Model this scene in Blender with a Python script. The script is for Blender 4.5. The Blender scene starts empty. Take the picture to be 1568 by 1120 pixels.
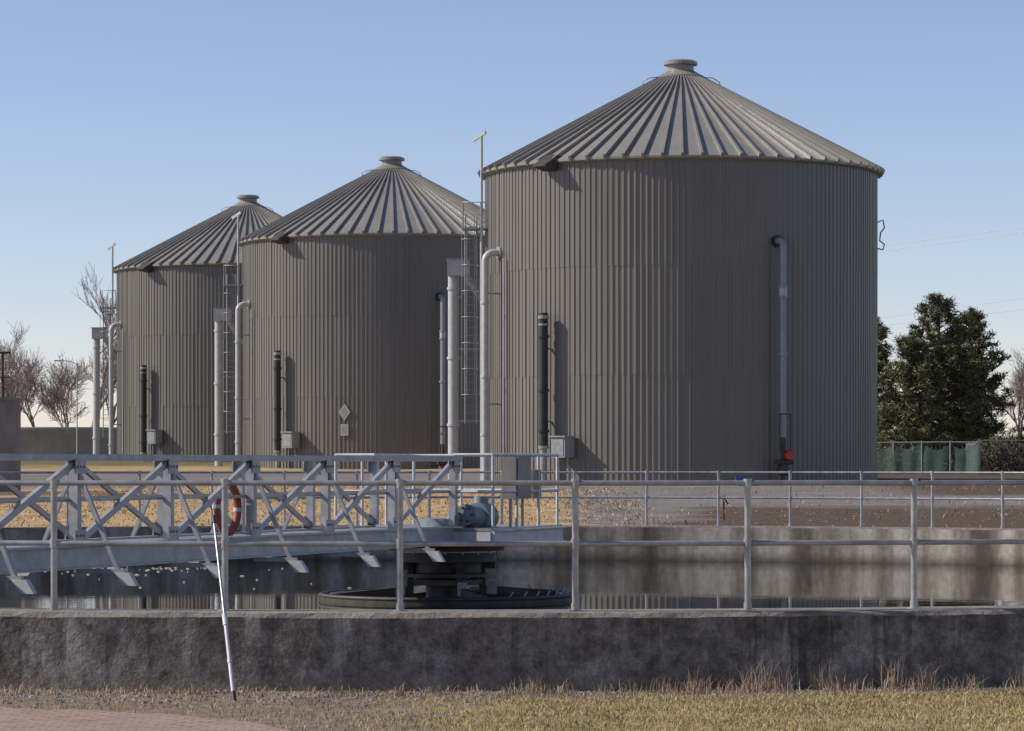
import bpy, math, random
import numpy as np
from mathutils import Vector, Matrix
random.seed(7); np.random.seed(7)
F=4750.0; HZ=1.9
scene=bpy.context.scene
scene.view_settings.view_transform='Standard'; scene.view_settings.look='None'; scene.view_settings.exposure=0

# ---------------------------------------------------------------- nodes
class N:
    def __init__(s,name):
        s.m=bpy.data.materials.new(name); s.m.use_nodes=True
        s.t=s.m.node_tree; s.b=s.t.nodes['Principled BSDF']; s.out=s.t.nodes['Material Output']
        s._c=None
    def n(s,typ,**k):
        x=s.t.nodes.new(typ)
        for a,b in k.items(): setattr(x,a,b)
        return x
    def L(s,a,b): s.t.links.new(a,b)
    def co(s):
        if s._c is None: s._c=s.n('ShaderNodeTexCoord').outputs['Object']
        return s._c
    def scaled(s,v,src=None):
        x=s.n('ShaderNodeVectorMath',operation='MULTIPLY'); s.L(src or s.co(),x.inputs[0]); x.inputs[1].default_value=v
        return x.outputs[0]
    def noise(s,scale,detail=4,rough=.55,src=None,dist=0):
        x=s.n('ShaderNodeTexNoise'); x.inputs['Scale'].default_value=scale; x.inputs['Detail'].default_value=min(detail,5)
        x.inputs['Roughness'].default_value=rough; x.inputs['Distortion'].default_value=dist
        s.L(src or s.co(),x.inputs['Vector']); return x.outputs['Fac']
    def ramp(s,fac,stops):
        x=s.n('ShaderNodeValToRGB'); e=x.color_ramp.elements
        while len(e)<len(stops): e.new(.5)
        for i,(p,c) in enumerate(stops):
            e[i].position=p; e[i].color=(c[0],c[1],c[2],1) if not isinstance(c,(int,float)) else (c,c,c,1)
        s.L(fac,x.inputs[0]); return x.outputs[0]
    def mix(s,fac,a,b,mode='MIX'):
        x=s.n('ShaderNodeMixRGB',blend_type=mode)
        for i,v in ((0,fac),(1,a),(2,b)):
            if isinstance(v,(int,float)): x.inputs[i].default_value=v if i==0 else (v,v,v,1)
            elif isinstance(v,tuple): x.inputs[i].default_value=(*v[:3],1)
            else: s.L(v,x.inputs[i])
        return x.outputs[0]
    def math(s,op,a,b=0.0,c=None):
        x=s.n('ShaderNodeMath',operation=op)
        for i,v in enumerate((a,b) if c is None else (a,b,c)):
            if isinstance(v,(int,float)): x.inputs[i].default_value=v
            else: s.L(v,x.inputs[i])
        return x.outputs[0]
    def xyz(s):
        x=s.n('ShaderNodeSeparateXYZ'); s.L(s.co(),x.inputs[0]); return x.outputs
    def maprange(s,v,a,b,c=0,d=1):
        x=s.n('ShaderNodeMapRange'); s.L(v,x.inputs[0])
        for i,q in enumerate((a,b,c,d)): x.inputs[i+1].default_value=q
        return x.outputs[0]
    def bump(s,h,dist,strength=1):
        x=s.n('ShaderNodeBump'); x.inputs['Distance'].default_value=dist; x.inputs['Strength'].default_value=strength
        s.L(h,x.inputs['Height']); s.L(x.outputs[0],s.b.inputs['Normal'])
    def fin(s,col,rough=.7,metal=0,spec=None):
        if isinstance(col,tuple): s.b.inputs['Base Color'].default_value=(*col,1)
        else: s.L(col,s.b.inputs['Base Color'])
        if isinstance(rough,(int,float)): s.b.inputs['Roughness'].default_value=rough
        else: s.L(rough,s.b.inputs['Roughness'])
        s.b.inputs['Metallic'].default_value=metal
        if spec is not None: s.b.inputs['Specular IOR Level'].default_value=spec
        return s.m

def simple(name,c1,c2=None,scale=6,rough=.6,metal=0,bump=0,spec=None,alpha=1):
    n=N(name); c2=c2 or tuple(x*.75 for x in c1)
    f=n.noise(scale,4,.6)
    col=n.mix(n.ramp(f,[(.35,0),(.65,1)]),c1,c2)
    if bump: n.bump(f,bump)
    n.b.inputs['Alpha'].default_value=alpha
    return n.fin(col,rough,metal,spec)

def m_siding():
    n=N('painted_steel_siding')
    st=n.noise(1,4,.6,src=n.scaled((2.2,2.2,.12)))
    bl=n.noise(.25,3,.5)
    col=n.mix(n.ramp(st,[(.3,0),(.7,1)]),(.146,.131,.107),(.172,.156,.129))
    col=n.mix(n.ramp(bl,[(.35,0),(.7,.35)]),col,(.20,.183,.155))
    z=n.xyz()[2]
    dirt=n.math('MULTIPLY',n.maprange(z,1.2,3.2,1,0),n.noise(3,4,.7))
    col=n.mix(n.math('MULTIPLY',dirt,.5),col,(.20,.165,.125))
    return n.fin(col,n.maprange(st,.2,.8,.30,.42),0,.5)
def m_roof():
    n=N('painted_steel_roof')
    st=n.noise(1.3,4,.6)
    col=n.mix(n.ramp(st,[(.3,0),(.7,1)]),(.225,.206,.173),(.275,.253,.215))
    return n.fin(col,.34)
def m_nearwall():
    n=N('weathered_concrete')
    warp=n.n('ShaderNodeTexNoise'); warp.inputs['Scale'].default_value=3.2; warp.inputs['Detail'].default_value=4; warp.inputs['Roughness'].default_value=.65
    n.L(n.co(),warp.inputs['Vector'])
    wv=n.n('ShaderNodeVectorMath',operation='MULTIPLY_ADD'); n.L(warp.outputs['Color'],wv.inputs[0]); wv.inputs[1].default_value=(.55,.55,.55); n.L(n.co(),wv.inputs[2])
    v=n.n('ShaderNodeTexVoronoi',feature='DISTANCE_TO_EDGE'); v.inputs['Scale'].default_value=7.0; n.L(wv.outputs[0],v.inputs['Vector'])
    crack=n.ramp(v.outputs['Distance'],[(.0,1),(.05,0)])
    zone=n.ramp(n.noise(1.5,5,.65),[(.42,0),(.56,1)])
    crack=n.math('MULTIPLY',crack,zone)
    base=n.ramp(n.noise(2.4,5,.7),[(.36,(.10,.085,.072)),(.5,(.18,.158,.138)),(.64,(.29,.262,.235))])
    blotch=n.ramp(n.noise(9,5,.7),[(.40,.65),(.62,1.3)])
    base=n.mix(1,base,blotch,'MULTIPLY')
    z=n.xyz()[2]
    topd=n.math('MULTIPLY',n.maprange(z,.25,.66,0,1),n.ramp(n.noise(1,5,.6,src=n.scaled((5,5,.5))),[(.35,.1),(.65,1)]))
    col=n.mix(n.math('MULTIPLY',topd,.6),base,(.075,.064,.055))
    halo=n.math('MULTIPLY',n.ramp(v.outputs['Distance'],[(.03,1),(.16,0)]),zone)
    col=n.mix(n.math('MULTIPLY',halo,.22),col,(.34,.31,.275))
    col=n.mix(n.math('MULTIPLY',n.math('MULTIPLY',n.ramp(v.outputs['Distance'],[(.0,1),(.022,0)]),zone),.6),col,(.05,.042,.036))
    drip=n.ramp(n.noise(1,5,.7,src=n.scaled((8,8,.4))),[(.53,0),(.64,1)])
    col=n.mix(n.math('MULTIPLY',drip,.6),col,(.05,.043,.037))
    lime=n.ramp(n.noise(1,4,.55,src=n.scaled((4.5,4.5,.6))),[(.62,0),(.70,1)])
    col=n.mix(n.math('MULTIPLY',lime,.5),col,(.42,.39,.36))
    bot=n.math('MULTIPLY',n.maprange(z,0,.2,1,0),n.noise(6,5,.7))
    col=n.mix(n.math('MULTIPLY',bot,.9),col,(.27,.205,.15))
    fine=n.noise(45,4,.7)
    col=n.mix(.5,col,n.mix(1,col,n.ramp(fine,[(.3,.4),(.7,1.6)]),'MULTIPLY'))
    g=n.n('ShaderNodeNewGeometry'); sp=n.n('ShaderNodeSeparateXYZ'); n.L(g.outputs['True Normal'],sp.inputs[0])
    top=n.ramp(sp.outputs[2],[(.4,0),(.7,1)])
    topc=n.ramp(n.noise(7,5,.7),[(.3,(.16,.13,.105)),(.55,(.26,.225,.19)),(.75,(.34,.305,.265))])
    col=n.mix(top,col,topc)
    n.bump(n.math('ADD',n.noise(14,5,.7),n.math('MULTIPLY',v.outputs['Distance'],.3)),.03,.8)
    return n.fin(col,.92,0,.25)
def m_inner():
    n=N('stained_concrete')
    s=n.noise(1,5,.6,src=n.scaled((1.6,1.6,.25)))
    col=n.ramp(s,[(.35,(.09,.07,.054)),(.5,(.24,.20,.155)),(.62,(.40,.36,.30))])
    z=n.xyz()[2]
    col=n.mix(n.maprange(z,-.05,.16,.8,0),col,(.05,.043,.034))
    col=n.mix(.5,col,n.mix(1,col,n.ramp(n.noise(8,4,.7),[(.3,.5),(.7,1.5)]),'MULTIPLY'))
    return n.fin(col,.85,0,.3)
def m_water():
    n=N('dark_water')
    x=n.noise(2.2,3,.6)
    n.bump(x,.0011,1)
    col=n.ramp(n.noise(.6,3,.5),[(.4,(.012,.011,.007)),(.7,(.026,.022,.014))])
    return n.fin(col,.02)
def m_ground():
    n=N('ground_cover'); n.b.inputs['IOR'].default_value=1.3
    X,Y,Z=n.xyz()
    w=n.math('MULTIPLY',n.math('SUBTRACT',n.noise(.35,4,.65),.5),5)
    fine=n.noise(9,5,.75); med=n.noise(1.6,5,.65)
    lawn=n.ramp(n.noise(1.1,5,.7),[(.35,(.25,.18,.09)),(.5,(.33,.25,.125)),(.65,(.24,.205,.08))])
    dirt=n.ramp(n.noise(6,5,.7),[(.3,(.15,.11,.08)),(.7,(.30,.235,.18))])
    dx=n.math('ADD',X,.95); dy=n.math('SUBTRACT',Y,45)
    r=n.math('SQRT',n.math('ADD',n.math('MULTIPLY',dx,dx),n.math('MULTIPLY',dy,dy)))
    soil=n.ramp(n.math('ADD',n.maprange(r,19.2,20.4,1,0),n.math('MULTIPLY',n.math('SUBTRACT',med,.5),1.2)),[(.35,0),(.6,1)])
    near=n.mix(soil,lawn,dirt)
    dl=n.ramp(n.math('ADD',n.maprange(X,.6,-1.6,0,1),n.math('MULTIPLY',n.math('SUBTRACT',med,.5),1.5)),[(.3,0),(.7,1)])
    near=n.mix(dl,near,dirt)
    straw=n.ramp(n.noise(.9,5,.7),[(.32,(.25,.16,.085)),(.5,(.44,.30,.155)),(.68,(.52,.38,.21))])
    gravel=n.ramp(n.noise(14,5,.75),[(.3,(.15,.128,.117)),(.5,(.215,.186,.172)),(.7,(.29,.26,.242))])
    gravel=n.mix(.6,gravel,n.mix(1,gravel,n.ramp(n.noise(1,5,.65,src=n.scaled((.25,1.2,1))),[(.35,.6),(.65,1.35)]),'MULTIPLY'))
    mulch=n.ramp(n.noise(5,5,.8),[(.3,(.06,.044,.033)),(.55,(.125,.092,.068)),(.75,(.20,.15,.11))])
    olive=n.ramp(n.noise(.5,5,.7),[(.3,(.12,.10,.05)),(.55,(.18,.15,.08)),(.75,(.25,.20,.12))])
    gx=n.maprange(n.math('ADD',X,w),1.0,1.8,0,1)
    Yw=n.math('ADD',Y,n.math('MULTIPLY',w,2))
    gy=n.math('MULTIPLY',n.maprange(Yw,104,110,0,1),n.maprange(Yw,140,146,1,0))
    far=n.mix(n.math('MAXIMUM',gx,gy),straw,gravel)
    edge=n.math('MULTIPLY',n.maprange(r,19.0,21.0,1,0),n.maprange(X,5.5,3.5,0,1))
    far=n.mix(n.math('GREATER_THAN',n.math('ADD',edge,n.math('MULTIPLY',n.math('SUBTRACT',med,.5),1.2)),.45),far,straw)
    tr=n.math('MULTIPLY',n.maprange(n.math('ABSOLUTE',n.math('SUBTRACT',n.math('ADD',Yw,n.math('MULTIPLY',X,.6)),88)),2.5,4,1,0),n.maprange(X,-5,-7,0,1))
    far=n.mix(n.math('MULTIPLY',tr,.8),far,mulch)
    ms=n.math('MULTIPLY',n.maprange(n.math('ADD',n.math('ADD',X,n.math('MULTIPLY',Y,-.12)),w),-5.2,-4.2,0,1),n.maprange(n.math('ADD',Y,w),84,80,0,1))
    far=n.mix(ms,far,mulch)
    ms2=n.math('MULTIPLY',n.maprange(X,11.5,14,0,1),n.maprange(n.math('ADD',Y,w),94,98,0,1))
    far=n.mix(ms2,far,mulch)
    far=n.mix(n.maprange(n.math('ADD',Y,n.math('MULTIPLY',w,3)),150,165,0,1),far,olive)
    col=n.mix(n.maprange(Y,40,50,0,1),near,far)
    col=n.mix(n.maprange(Y,40,50,.45,.3),col,n.mix(1,col,n.ramp(fine,[(.3,.4),(.7,1.6)]),'MULTIPLY'))
    n.bump(n.math('ADD',fine,n.math('MULTIPLY',med,.8)),.04,.6)
    return n.fin(col,.95,0,.1)
def m_island(name,stops,rough=.8,spec=.2,bs=1.2):
    n=N(name); g=n.n('ShaderNodeNewGeometry')
    col=n.ramp(g.outputs['Random Per Island'],stops)
    big=n.noise(bs,3,.6)
    col=n.mix(.6,col,n.mix(1,col,n.ramp(big,[(.35,.55),(.65,1.3)]),'MULTIPLY'))
    return n.fin(col,rough,0,spec)
def m_brick():
    n=N('brick_paving')
    b=n.n('ShaderNodeTexBrick'); b.inputs['Scale'].default_value=1
    b.inputs['Brick Width'].default_value=.2; b.inputs['Row Height'].default_value=.1; b.inputs['Mortar Size'].default_value=.009
    b.inputs['Color1'].default_value=(.40,.27,.22,1); b.inputs['Color2'].default_value=(.31,.20,.165,1); b.inputs['Mortar'].default_value=(.16,.12,.09,1)
    rot=n.n('ShaderNodeMapping'); rot.inputs['Rotation'].default_value=(0,0,.25); n.L(n.co(),rot.inputs[0]); n.L(rot.outputs[0],b.inputs['Vector'])
    d=n.ramp(n.noise(4,5,.75),[(.42,0),(.62,1)])
    col=n.mix(n.math('MULTIPLY',d,.7),b.outputs['Color'],(.34,.275,.205))
    col=n.mix(.6,col,n.mix(1,col,n.ramp(n.noise(30,5,.7),[(.3,.6),(.7,1.4)]),'MULTIPLY'))
    n.bump(n.math('ADD',b.outputs['Fac'],n.noise(20,4,.7)),-.008,.8)
    return n.fin(col,.9,0,.2)

M={}
M['siding']=m_siding(); M['roof']=m_roof()
M['wallc']=m_nearwall(); M['inner']=m_inner(); M['water']=m_water(); M['ground']=m_ground(); M['brick']=m_brick()
M['pipe']=simple('painted_pipe',(.50,.485,.465),(.41,.40,.38),4,.4)
M['galv']=simple('galvanised_steel',(.36,.355,.35),(.26,.255,.25),8,.38,.35,.002)
M['alu']=simple('painted_aluminium',(.42,.41,.41),(.29,.285,.288),5,.42,.2)
M['rail']=simple('rail_aluminium',(.42,.41,.395),(.28,.27,.26),7,.36,.4)
M['black']=simple('black_pipe',(.018,.017,.016),(.03,.028,.026),5,.5)
M['darksteel']=simple('dark_steel',(.045,.038,.033),(.085,.065,.05),6,.6,.2,.003)
M['box']=simple('grey_cabinet',(.30,.31,.30),(.25,.26,.25),5,.5)
M['panelgrey']=simple('control_panel_grey',(.24,.21,.18),(.18,.16,.14),4,.5)
M['teal']=simple('blue_grey_motor',(.20,.26,.29),(.13,.17,.195),7,.5)
M['orange']=simple('orange_ring',(.34,.08,.04),(.26,.06,.035),5,.6)
M['white']=simple('white_paint',(.58,.565,.55),(.44,.43,.425),5,.5)
M['red']=simple('red_valve',(.50,.03,.02),(.36,.025,.02),5,.4)
M['rust']=simple('rusty_iron',(.12,.05,.035),(.07,.04,.03),8,.8)
M['blue']=simple('blue_paint',(.05,.1,.3),None,5,.4)
M['concrete']=simple('plain_concrete',(.42,.385,.345),(.34,.31,.275),1.2,.9,0,.01)
M['concdark']=simple('aged_concrete',(.26,.235,.21),(.175,.158,.14),1.5,.9,0,.01)
M['green']=simple('green_windscreen',(.05,.105,.08),(.085,.15,.115),.9,.8,0,.02,None,.62)
M['sign']=simple('sign_white',(.42,.41,.40),(.34,.33,.32),6,.5)
M['bark']=simple('pine_bark',(.09,.065,.045),(.05,.038,.03),5,.9,0,.02)
M['twig']=simple('bare_branches',(.33,.25,.225),(.22,.165,.15),3,.9)
M['wire']=simple('power_cable',(.7,.7,.7),None,5,.5)
M['wood']=simple('wood_pole',(.13,.10,.075),(.09,.07,.055),5,.9)
M['needles']=m_island('pine_needles',[(.0,(.045,.052,.022)),(.35,(.085,.092,.036)),(.7,(.16,.15,.06)),(1,(.25,.215,.105))],.6,.3,1.0)
M['brush']=m_island('brush_leaves',[(.0,(.05,.042,.022)),(.5,(.10,.083,.046)),(1,(.18,.14,.09))],.8)
M['grass']=m_island('dry_grass_blades',[(.0,(.32,.23,.11)),(.35,(.46,.35,.18)),(.6,(.30,.27,.09)),(.8,(.54,.43,.24)),(1,(.22,.22,.07))],.75)
M['strawb']=m_island('straw_blades',[(.0,(.36,.24,.12)),(.5,(.48,.34,.17)),(1,(.56,.43,.25))],.75)
M['weed']=m_island('dead_weeds',[(.0,(.24,.16,.11)),(.5,(.38,.28,.19)),(1,(.50,.40,.29))],.8)
M['stone']=m_island('stones',[(.0,(.14,.115,.10)),(.5,(.23,.20,.175)),(1,(.32,.285,.25))],.9)
M['foam']=simple('foam',(.55,.52,.45),(.35,.32,.27),20,.8)

# ---------------------------------------------------------------- mesh builder
def frame(d):
    d=Vector(d).normalized(); a=Vector((0,0,1)) if abs(d.z)<.9 else Vector((1,0,0))
    x=d.cross(a).normalized(); return x,d.cross(x).normalized()
class MB:
    def __init__(s): s.v=[];s.f=[];s.mi=[];s.sm=[];s.mats=[]
    def m(s,k):
        if k not in s.mats: s.mats.append(k)
        return s.mats.index(k)
    def add(s,vs,fs,k,sm=False):
        o=len(s.v); s.v+= [tuple(q) for q in vs]; i=s.m(k)
        for f in fs: s.f.append(tuple(o+q for q in f)); s.mi.append(i); s.sm.append(sm)
    def box(s,c,size,k,ax=None):
        ax=ax or (Vector((1,0,0)),Vector((0,1,0)),Vector((0,0,1))); c=Vector(c)
        h=[q/2 for q in size]
        vs=[c+ax[0]*h[0]*a+ax[1]*h[1]*b+ax[2]*h[2]*d for a in(-1,1) for b in(-1,1) for d in(-1,1)]
        s.add(vs,[(0,1,3,2),(4,6,7,5),(0,4,5,1),(2,3,7,6),(0,2,6,4),(1,5,7,3)],k)
    def bar(s,p0,p1,w,h,k,side=None):
        p0=Vector(p0);p1=Vector(p1); d=(p1-p0); L=d.length; d.normalize()
        if side is None: x,y=frame(d)
        else: x=(Vector(side)-d*d.dot(Vector(side))).normalized(); y=d.cross(x)
        s.box((p0+p1)/2,(w,h,L),k,(x,y,d))
    def cyl(s,p0,p1,r0,r1=None,k='pipe',n=10,caps=True):
        r1=r0 if r1 is None else r1
        p0=Vector(p0);p1=Vector(p1); x,y=frame(p1-p0); vs=[]
        for p,r in((p0,r0),(p1,r1)):
            for i in range(n):
                a=2*math.pi*i/n; vs.append(p+x*math.cos(a)*r+y*math.sin(a)*r)
        s.add(vs,[(i,(i+1)%n,n+(i+1)%n,n+i) for i in range(n)],k,True)
        if caps:
            s.add(vs[:n],[tuple(range(n))[::-1]],k); s.add(vs[n:],[tuple(range(n))],k)
    def tube(s,pts,r,k='pipe',n=10,closed=False):
        pts=[Vector(p) for p in pts]; m=len(pts); vs=[]; px=None
        for j,p in enumerate(pts):
            if closed: d=pts[(j+1)%m]-pts[j-1]
            else: d=pts[min(j+1,m-1)]-pts[max(j-1,0)]
            d.normalize()
            if px is None: x,_=frame(d)
            else: x=(px-d*d.dot(px)).normalized()
            px=x; y=d.cross(x)
            for i in range(n):
                a=2*math.pi*i/n; vs.append(p+x*math.cos(a)*r+y*math.sin(a)*r)
        fs=[]
        for j in range(m if closed else m-1):
            q=(j+1)%m
            for i in range(n): fs.append((j*n+i,j*n+(i+1)%n,q*n+(i+1)%n,q*n+i))
        s.add(vs,fs,k,True)
        if not closed:
            s.add(vs[:n],[tuple(range(n))[::-1]],k); s.add(vs[-n:],[tuple(range(n))],k)
    def lathe(s,c,prof,k,n=32,sm=True):
        vs=[];fs=[]
        for (r,z) in prof:
            for i in range(n):
                a=2*math.pi*i/n; vs.append((c[0]+r*math.cos(a),c[1]+r*math.sin(a),z))
        for j in range(len(prof)-1):
            for i in range(n): fs.append((j*n+i,j*n+(i+1)%n,(j+1)*n+(i+1)%n,(j+1)*n+i))
        s.add(vs,fs,k,sm)
    def obj(s,name,parent=None):
        me=bpy.data.meshes.new(name); me.from_pydata(s.v,[],s.f)
        for k in s.mats: me.materials.append(M[k])
        me.polygons.foreach_set('material_index',s.mi); me.polygons.foreach_set('use_smooth',s.sm); me.update()
        o=bpy.data.objects.new(name,me); scene.collection.objects.link(o)
        if parent: o.parent=parent
        return o
def empty(name,loc=(0,0,0)):
    e=bpy.data.objects.new(name,None); scene.collection.objects.link(e); e.empty_display_size=.5; return e
def arc(c,r,a0,a1,u,v,n=7):
    c=Vector(c);u=Vector(u);v=Vector(v)
    return [c+u*math.cos(a0+(a1-a0)*i/n)*r+v*math.sin(a0+(a1-a0)*i/n)*r for i in range(n+1)]
def px(x,y,D):
    return Vector(((x-784)/F*D, D, HZ-(y-712)/F*D))

# ---------------------------------------------------------------- terrain
def interp(x,pts):
    if x<=pts[0][0]: return pts[0][1]
    for (a,b),(c,d) in zip(pts,pts[1:]):
        if x<=c: return b+(d-b)*(x-a)/(c-a)
    return pts[-1][1]
PL=[(30,0),(60,.55),(66,.6),(113,1.19),(150,1.7),(180,2.15),(400,2.15),(3000,2.0)]
PR=[(30,0),(60,.55),(66,.6),(113,1.19),(135,1.40),(3000,1.5)]
def hz(x,y):
    t=min(1,max(0,(x-6)/12)); t=t*t*(3-2*t)
    z=interp(y,PL)*(1-t)+interp(y,PR)*t
    if y>64: z+=.05*math.sin(x*.35+y*.13)*math.sin(y*.21+1)*min(1,(y-64)/20)
    return z
C=(-.95,45.0)
def ground():
    mb=MB(); rs=[18.75,19.0]
    while rs[-1]<4500: rs.append(rs[-1]*1.045 if rs[-1]>30 else rs[-1]+.7)
    n=240; vs=[]
    for r in rs:
        for i in range(n):
            a=2*math.pi*i/n; x=C[0]+r*math.cos(a); y=C[1]+r*math.sin(a); vs.append((x,y,hz(x,y)))
    fs=[(j*n+i,(j+1)*n+i,(j+1)*n+(i+1)%n,j*n+(i+1)%n) for j in range(len(rs)-1) for i in range(n)]
    mb.add(vs,fs,'ground',True); return mb.obj('ground')
ground()

# basin
def basin():
    mb=MB(); n=720; Ro=19.0; Ri=18.42; T=.66
    def rag(i,k): return .006*math.sin(i*.41+k)+.005*math.sin(i*.97+2*k)+.004*math.sin(i*2.3+k)
    def ringz(r,z,k=0,am=0): return [(C[0]+(r+am*rag(i,k))*math.cos(2*math.pi*i/n),C[1]+(r+am*rag(i,k))*math.sin(2*math.pi*i/n),z+am*rag(i,k+3)*.6) for i in range(n)]
    def strip(rows,k,sm=False):
        vs=[p for r in rows for p in r]
        mb.add(vs,[(j*n+i,j*n+(i+1)%n,(j+1)*n+(i+1)%n,(j+1)*n+i) for j in range(len(rows)-1) for i in range(n)],k,sm)
    strip([ringz(Ro,-.5),ringz(Ro,.0),ringz(Ro,T-.045,1,1),ringz(Ro-.035,T-.006,2,1),ringz(Ro-.12,T),ringz(Ri+.02,T),ringz(Ri,T-.03)],'wallc')
    strip([ringz(Ri,T-.03),ringz(Ri,-2.5)],'inner')
    mb.obj('concrete_basin_wall')
    w=MB(); m=96
    vs=[(C[0],C[1],-.05)]+[(C[0]+18.43*math.cos(2*math.pi*i/m),C[1]+18.43*math.sin(2*math.pi*i/m),-.05) for i in range(m)]
    w.add(vs,[(0,1+i,1+(i+1)%m) for i in range(m)],'water',False); w.obj('water')
basin()

def handrail():
    mb=MB(); NP=79; R=18.72; T=.655
    for i in range(NP):
        a=math.radians(-90)+2*math.pi*i/NP; x=C[0]+R*math.cos(a); y=C[1]+R*math.sin(a)
        mb.cyl((x,y,T),(x,y,T+1.09),.028,k='rail',n=12)
        mb.cyl((x,y,T),(x,y,T+.012),.065,k='rail',n=12)
        mb.cyl((x,y,T+.0),(x,y,T+.07),.035,k='rail',n=12)
        mb.cyl((x,y,T+.535),(x,y,T+.615),.036,k='rail',n=12)
        mb.cyl((x,y,T+1.045),(x,y,T+1.125),.036,k='rail',n=12)
    for h in (.575,1.09):
        pts=[]
        for i in range(NP*3):
            a=math.radians(-90)+2*math.pi*i/(NP*3); pts.append((C[0]+R*math.cos(a),C[1]+R*math.sin(a),T+h))
        mb.tube(pts,.0235,'rail',10,True)
    mb.obj('pipe_handrail')
handrail()

# ---------------------------------------------------------------- tanks
def tank(cx,cy,z0,signs=False,vent=27):
    e=empty('digester_tank'); R=7.6; ZE=13.12
    def P(a,r,z): a=math.radians(a); return Vector((cx-math.sin(a)*r,cy-math.cos(a)*r,z))
    def ax(a):
        a=math.radians(a); rad=Vector((-math.sin(a),-math.cos(a),0)); tan=Vector((math.cos(a),-math.sin(a),0)); return tan,rad,Vector((0,0,1))
    mb=MB(); nr=212; rnd=random.Random(int(cy))
    for (za,zb,dr) in ((.4,5.2,.0),(5.2,9.2,.008),(9.2,ZE,.016)):
        vs=[]; wob=[rnd.uniform(-.05,.05) for _ in range(nr)]; ro=[rnd.uniform(-.006,.006) for _ in range(nr)]
        for z in(za,zb):
            for i in range(nr):
                for fr,o in((0,0),(.55,0),(.66,.032),(.9,.032)):
                    a=2*math.pi*(i+fr+wob[i])/nr; r=R-.032+o+dr+ro[i]; vs.append((cx+r*math.cos(a),cy+r*math.sin(a),z))
        n=nr*4
        mb.add(vs,[(i,(i+1)%n,n+(i+1)%n,n+i) for i in range(n)],'siding',False)
    mb.obj('corrugated_wall',e)
    # roof
    mb=MB(); ns=68; r0,zr0,r1,zr1=7.80,13.18,.66,17.03
    mb.lathe((cx,cy),[(7.55,13.0),(7.80,13.10),(7.80,13.18),(r1,zr1)],'roof',ns*2,False)
    sl=(zr1-zr0)/(r0-r1)
    for i in range(ns):
        a=2*math.pi*(i+.5)/ns; rd=Vector((math.cos(a),math.sin(a),0)); tn=Vector((-math.sin(a),math.cos(a),0)); up=(Vector((0,0,1))+rd*sl).normalized()
        A=Vector((cx,cy,0))+rd*(r0+.05)+Vector((0,0,zr0-.03)); B=Vector((cx,cy,0))+rd*r1+Vector((0,0,zr1))
        w0,w1,h0,h1=.055,.018,.17,.07
        vs=[A-tn*w0-up*.1,A+tn*w0-up*.1,A+tn*w0*.8+up*h0*.75,A-tn*w0*.8+up*h0*.75,B-tn*w1,B+tn*w1,B+tn*w1+up*h1,B-tn*w1+up*h1]
        mb.add(vs,[(0,1,2,3),(4,7,6,5),(0,4,5,1),(1,5,6,2),(2,6,7,3),(3,7,4,0)],'roof')
    mb.lathe((cx,cy),[(.95,16.85),(.95,16.98),(.72,17.1),(.52,17.22),(.52,17.42),(.66,17.44),(.66,17.56),(.5,17.63),(.01,17.66)],'roof',28,False)
    for sgn in(-1,1):
        c=Vector((cx+sgn*1.2,cy-.5,16.68))
        pts=[c+Vector((-.3,0,-.05+.1*sgn)),c+Vector((-.28,0,.16+.06*sgn)),c+Vector((0,-.1,.2)),c+Vector((.28,0,.14-.1*sgn)),c+Vector((.32,0,-.12*sgn))]
        mb.tube(pts,.02,'roof',6)
    mb.obj('standing_seam_roof',e)
    # hood
    mb=MB(); A=41.7; t,rd,up=ax(A)
    a0=P(A,7.6,13.40);a1=P(A,8.35,12.98)
    vs=[a0-t*.36,a0+t*.36,a1+t*.30,a1-t*.30,a0-t*.36-up*.62+rd*.1,a0+t*.36-up*.62+rd*.1,a1+t*.30-up*.06,a1-t*.30-up*.06]
    mb.add(vs,[(0,3,2,1),(2,3,7,6),(0,4,7,3),(1,2,6,5),(4,5,6,7)],'darksteel')
    mb.obj('overflow_hood',e)
    # pipes
    mb=MB(); A=42.4
    p=lambda z:P(A,8.0,z)
    mb.cyl(p(2.5),p(7.3),.17,k='black',n=16); mb.cyl(p(7.3),p(7.42),.2,k='galv',n=16); mb.cyl(p(7.05),p(7.12),.19,k='galv',n=16)
    for z in (6.6,4.6,3.1): mb.cyl(p(z),p(z+.1),.21,k='black',n=16)
    mb.cyl(p(7.42),p(7.52),.17,k='black',n=16)
    mb.cyl(p(z0-.3),p(2.5),.13,k='galv',n=12); mb.cyl(p(2.5),p(2.6),.2,k='galv',n=16)
    for z in(3.5,6.2): mb.bar(P(A,7.6,z),P(A,7.9,z),.1,.06,'galv')
    mb.obj('black_drain_pipe',e)
    mb=MB(); A=67.6
    t,rd,up=ax(A); Rb=.35
    pts=[P(A,7.5,9.95)]+arc(P(A,8.2-Rb,9.60),Rb,math.pi/2,0,rd,up)+[P(A,8.2,z0-.3)]
    mb.tube(pts,.135,'pipe',14)
    for z in (8.0,5.2,3.0): mb.cyl(P(A,8.2,z),P(A,8.2,z+.09),.17,k='pipe',n=14)
    mb.cyl(P(A,7.5,9.95),P(A,7.68,9.95),.24,k='galv',n=14)
    for z in(8.4,4.2): mb.bar(P(A,7.6,z),P(A,8.1,z),.06,.06,'galv')
    mb.cyl(P(63,7.72,z0),P(63,7.72,9.7),.035,k='pipe',n=8)
    # mast
    mb.cyl(P(80,7.85,z0),P(80,7.85,14.55),.055,k='pipe',n=10)
    mb.bar(P(79,7.72,14.68),P(83,8.12,14.42),.08,.12,'pipe')
    # downcomer + box at left
    dx=cx-8.85
    mb.cyl((dx,cy,z0-.3),(dx,cy,9.3),.2,k='pipe',n=16)
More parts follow.
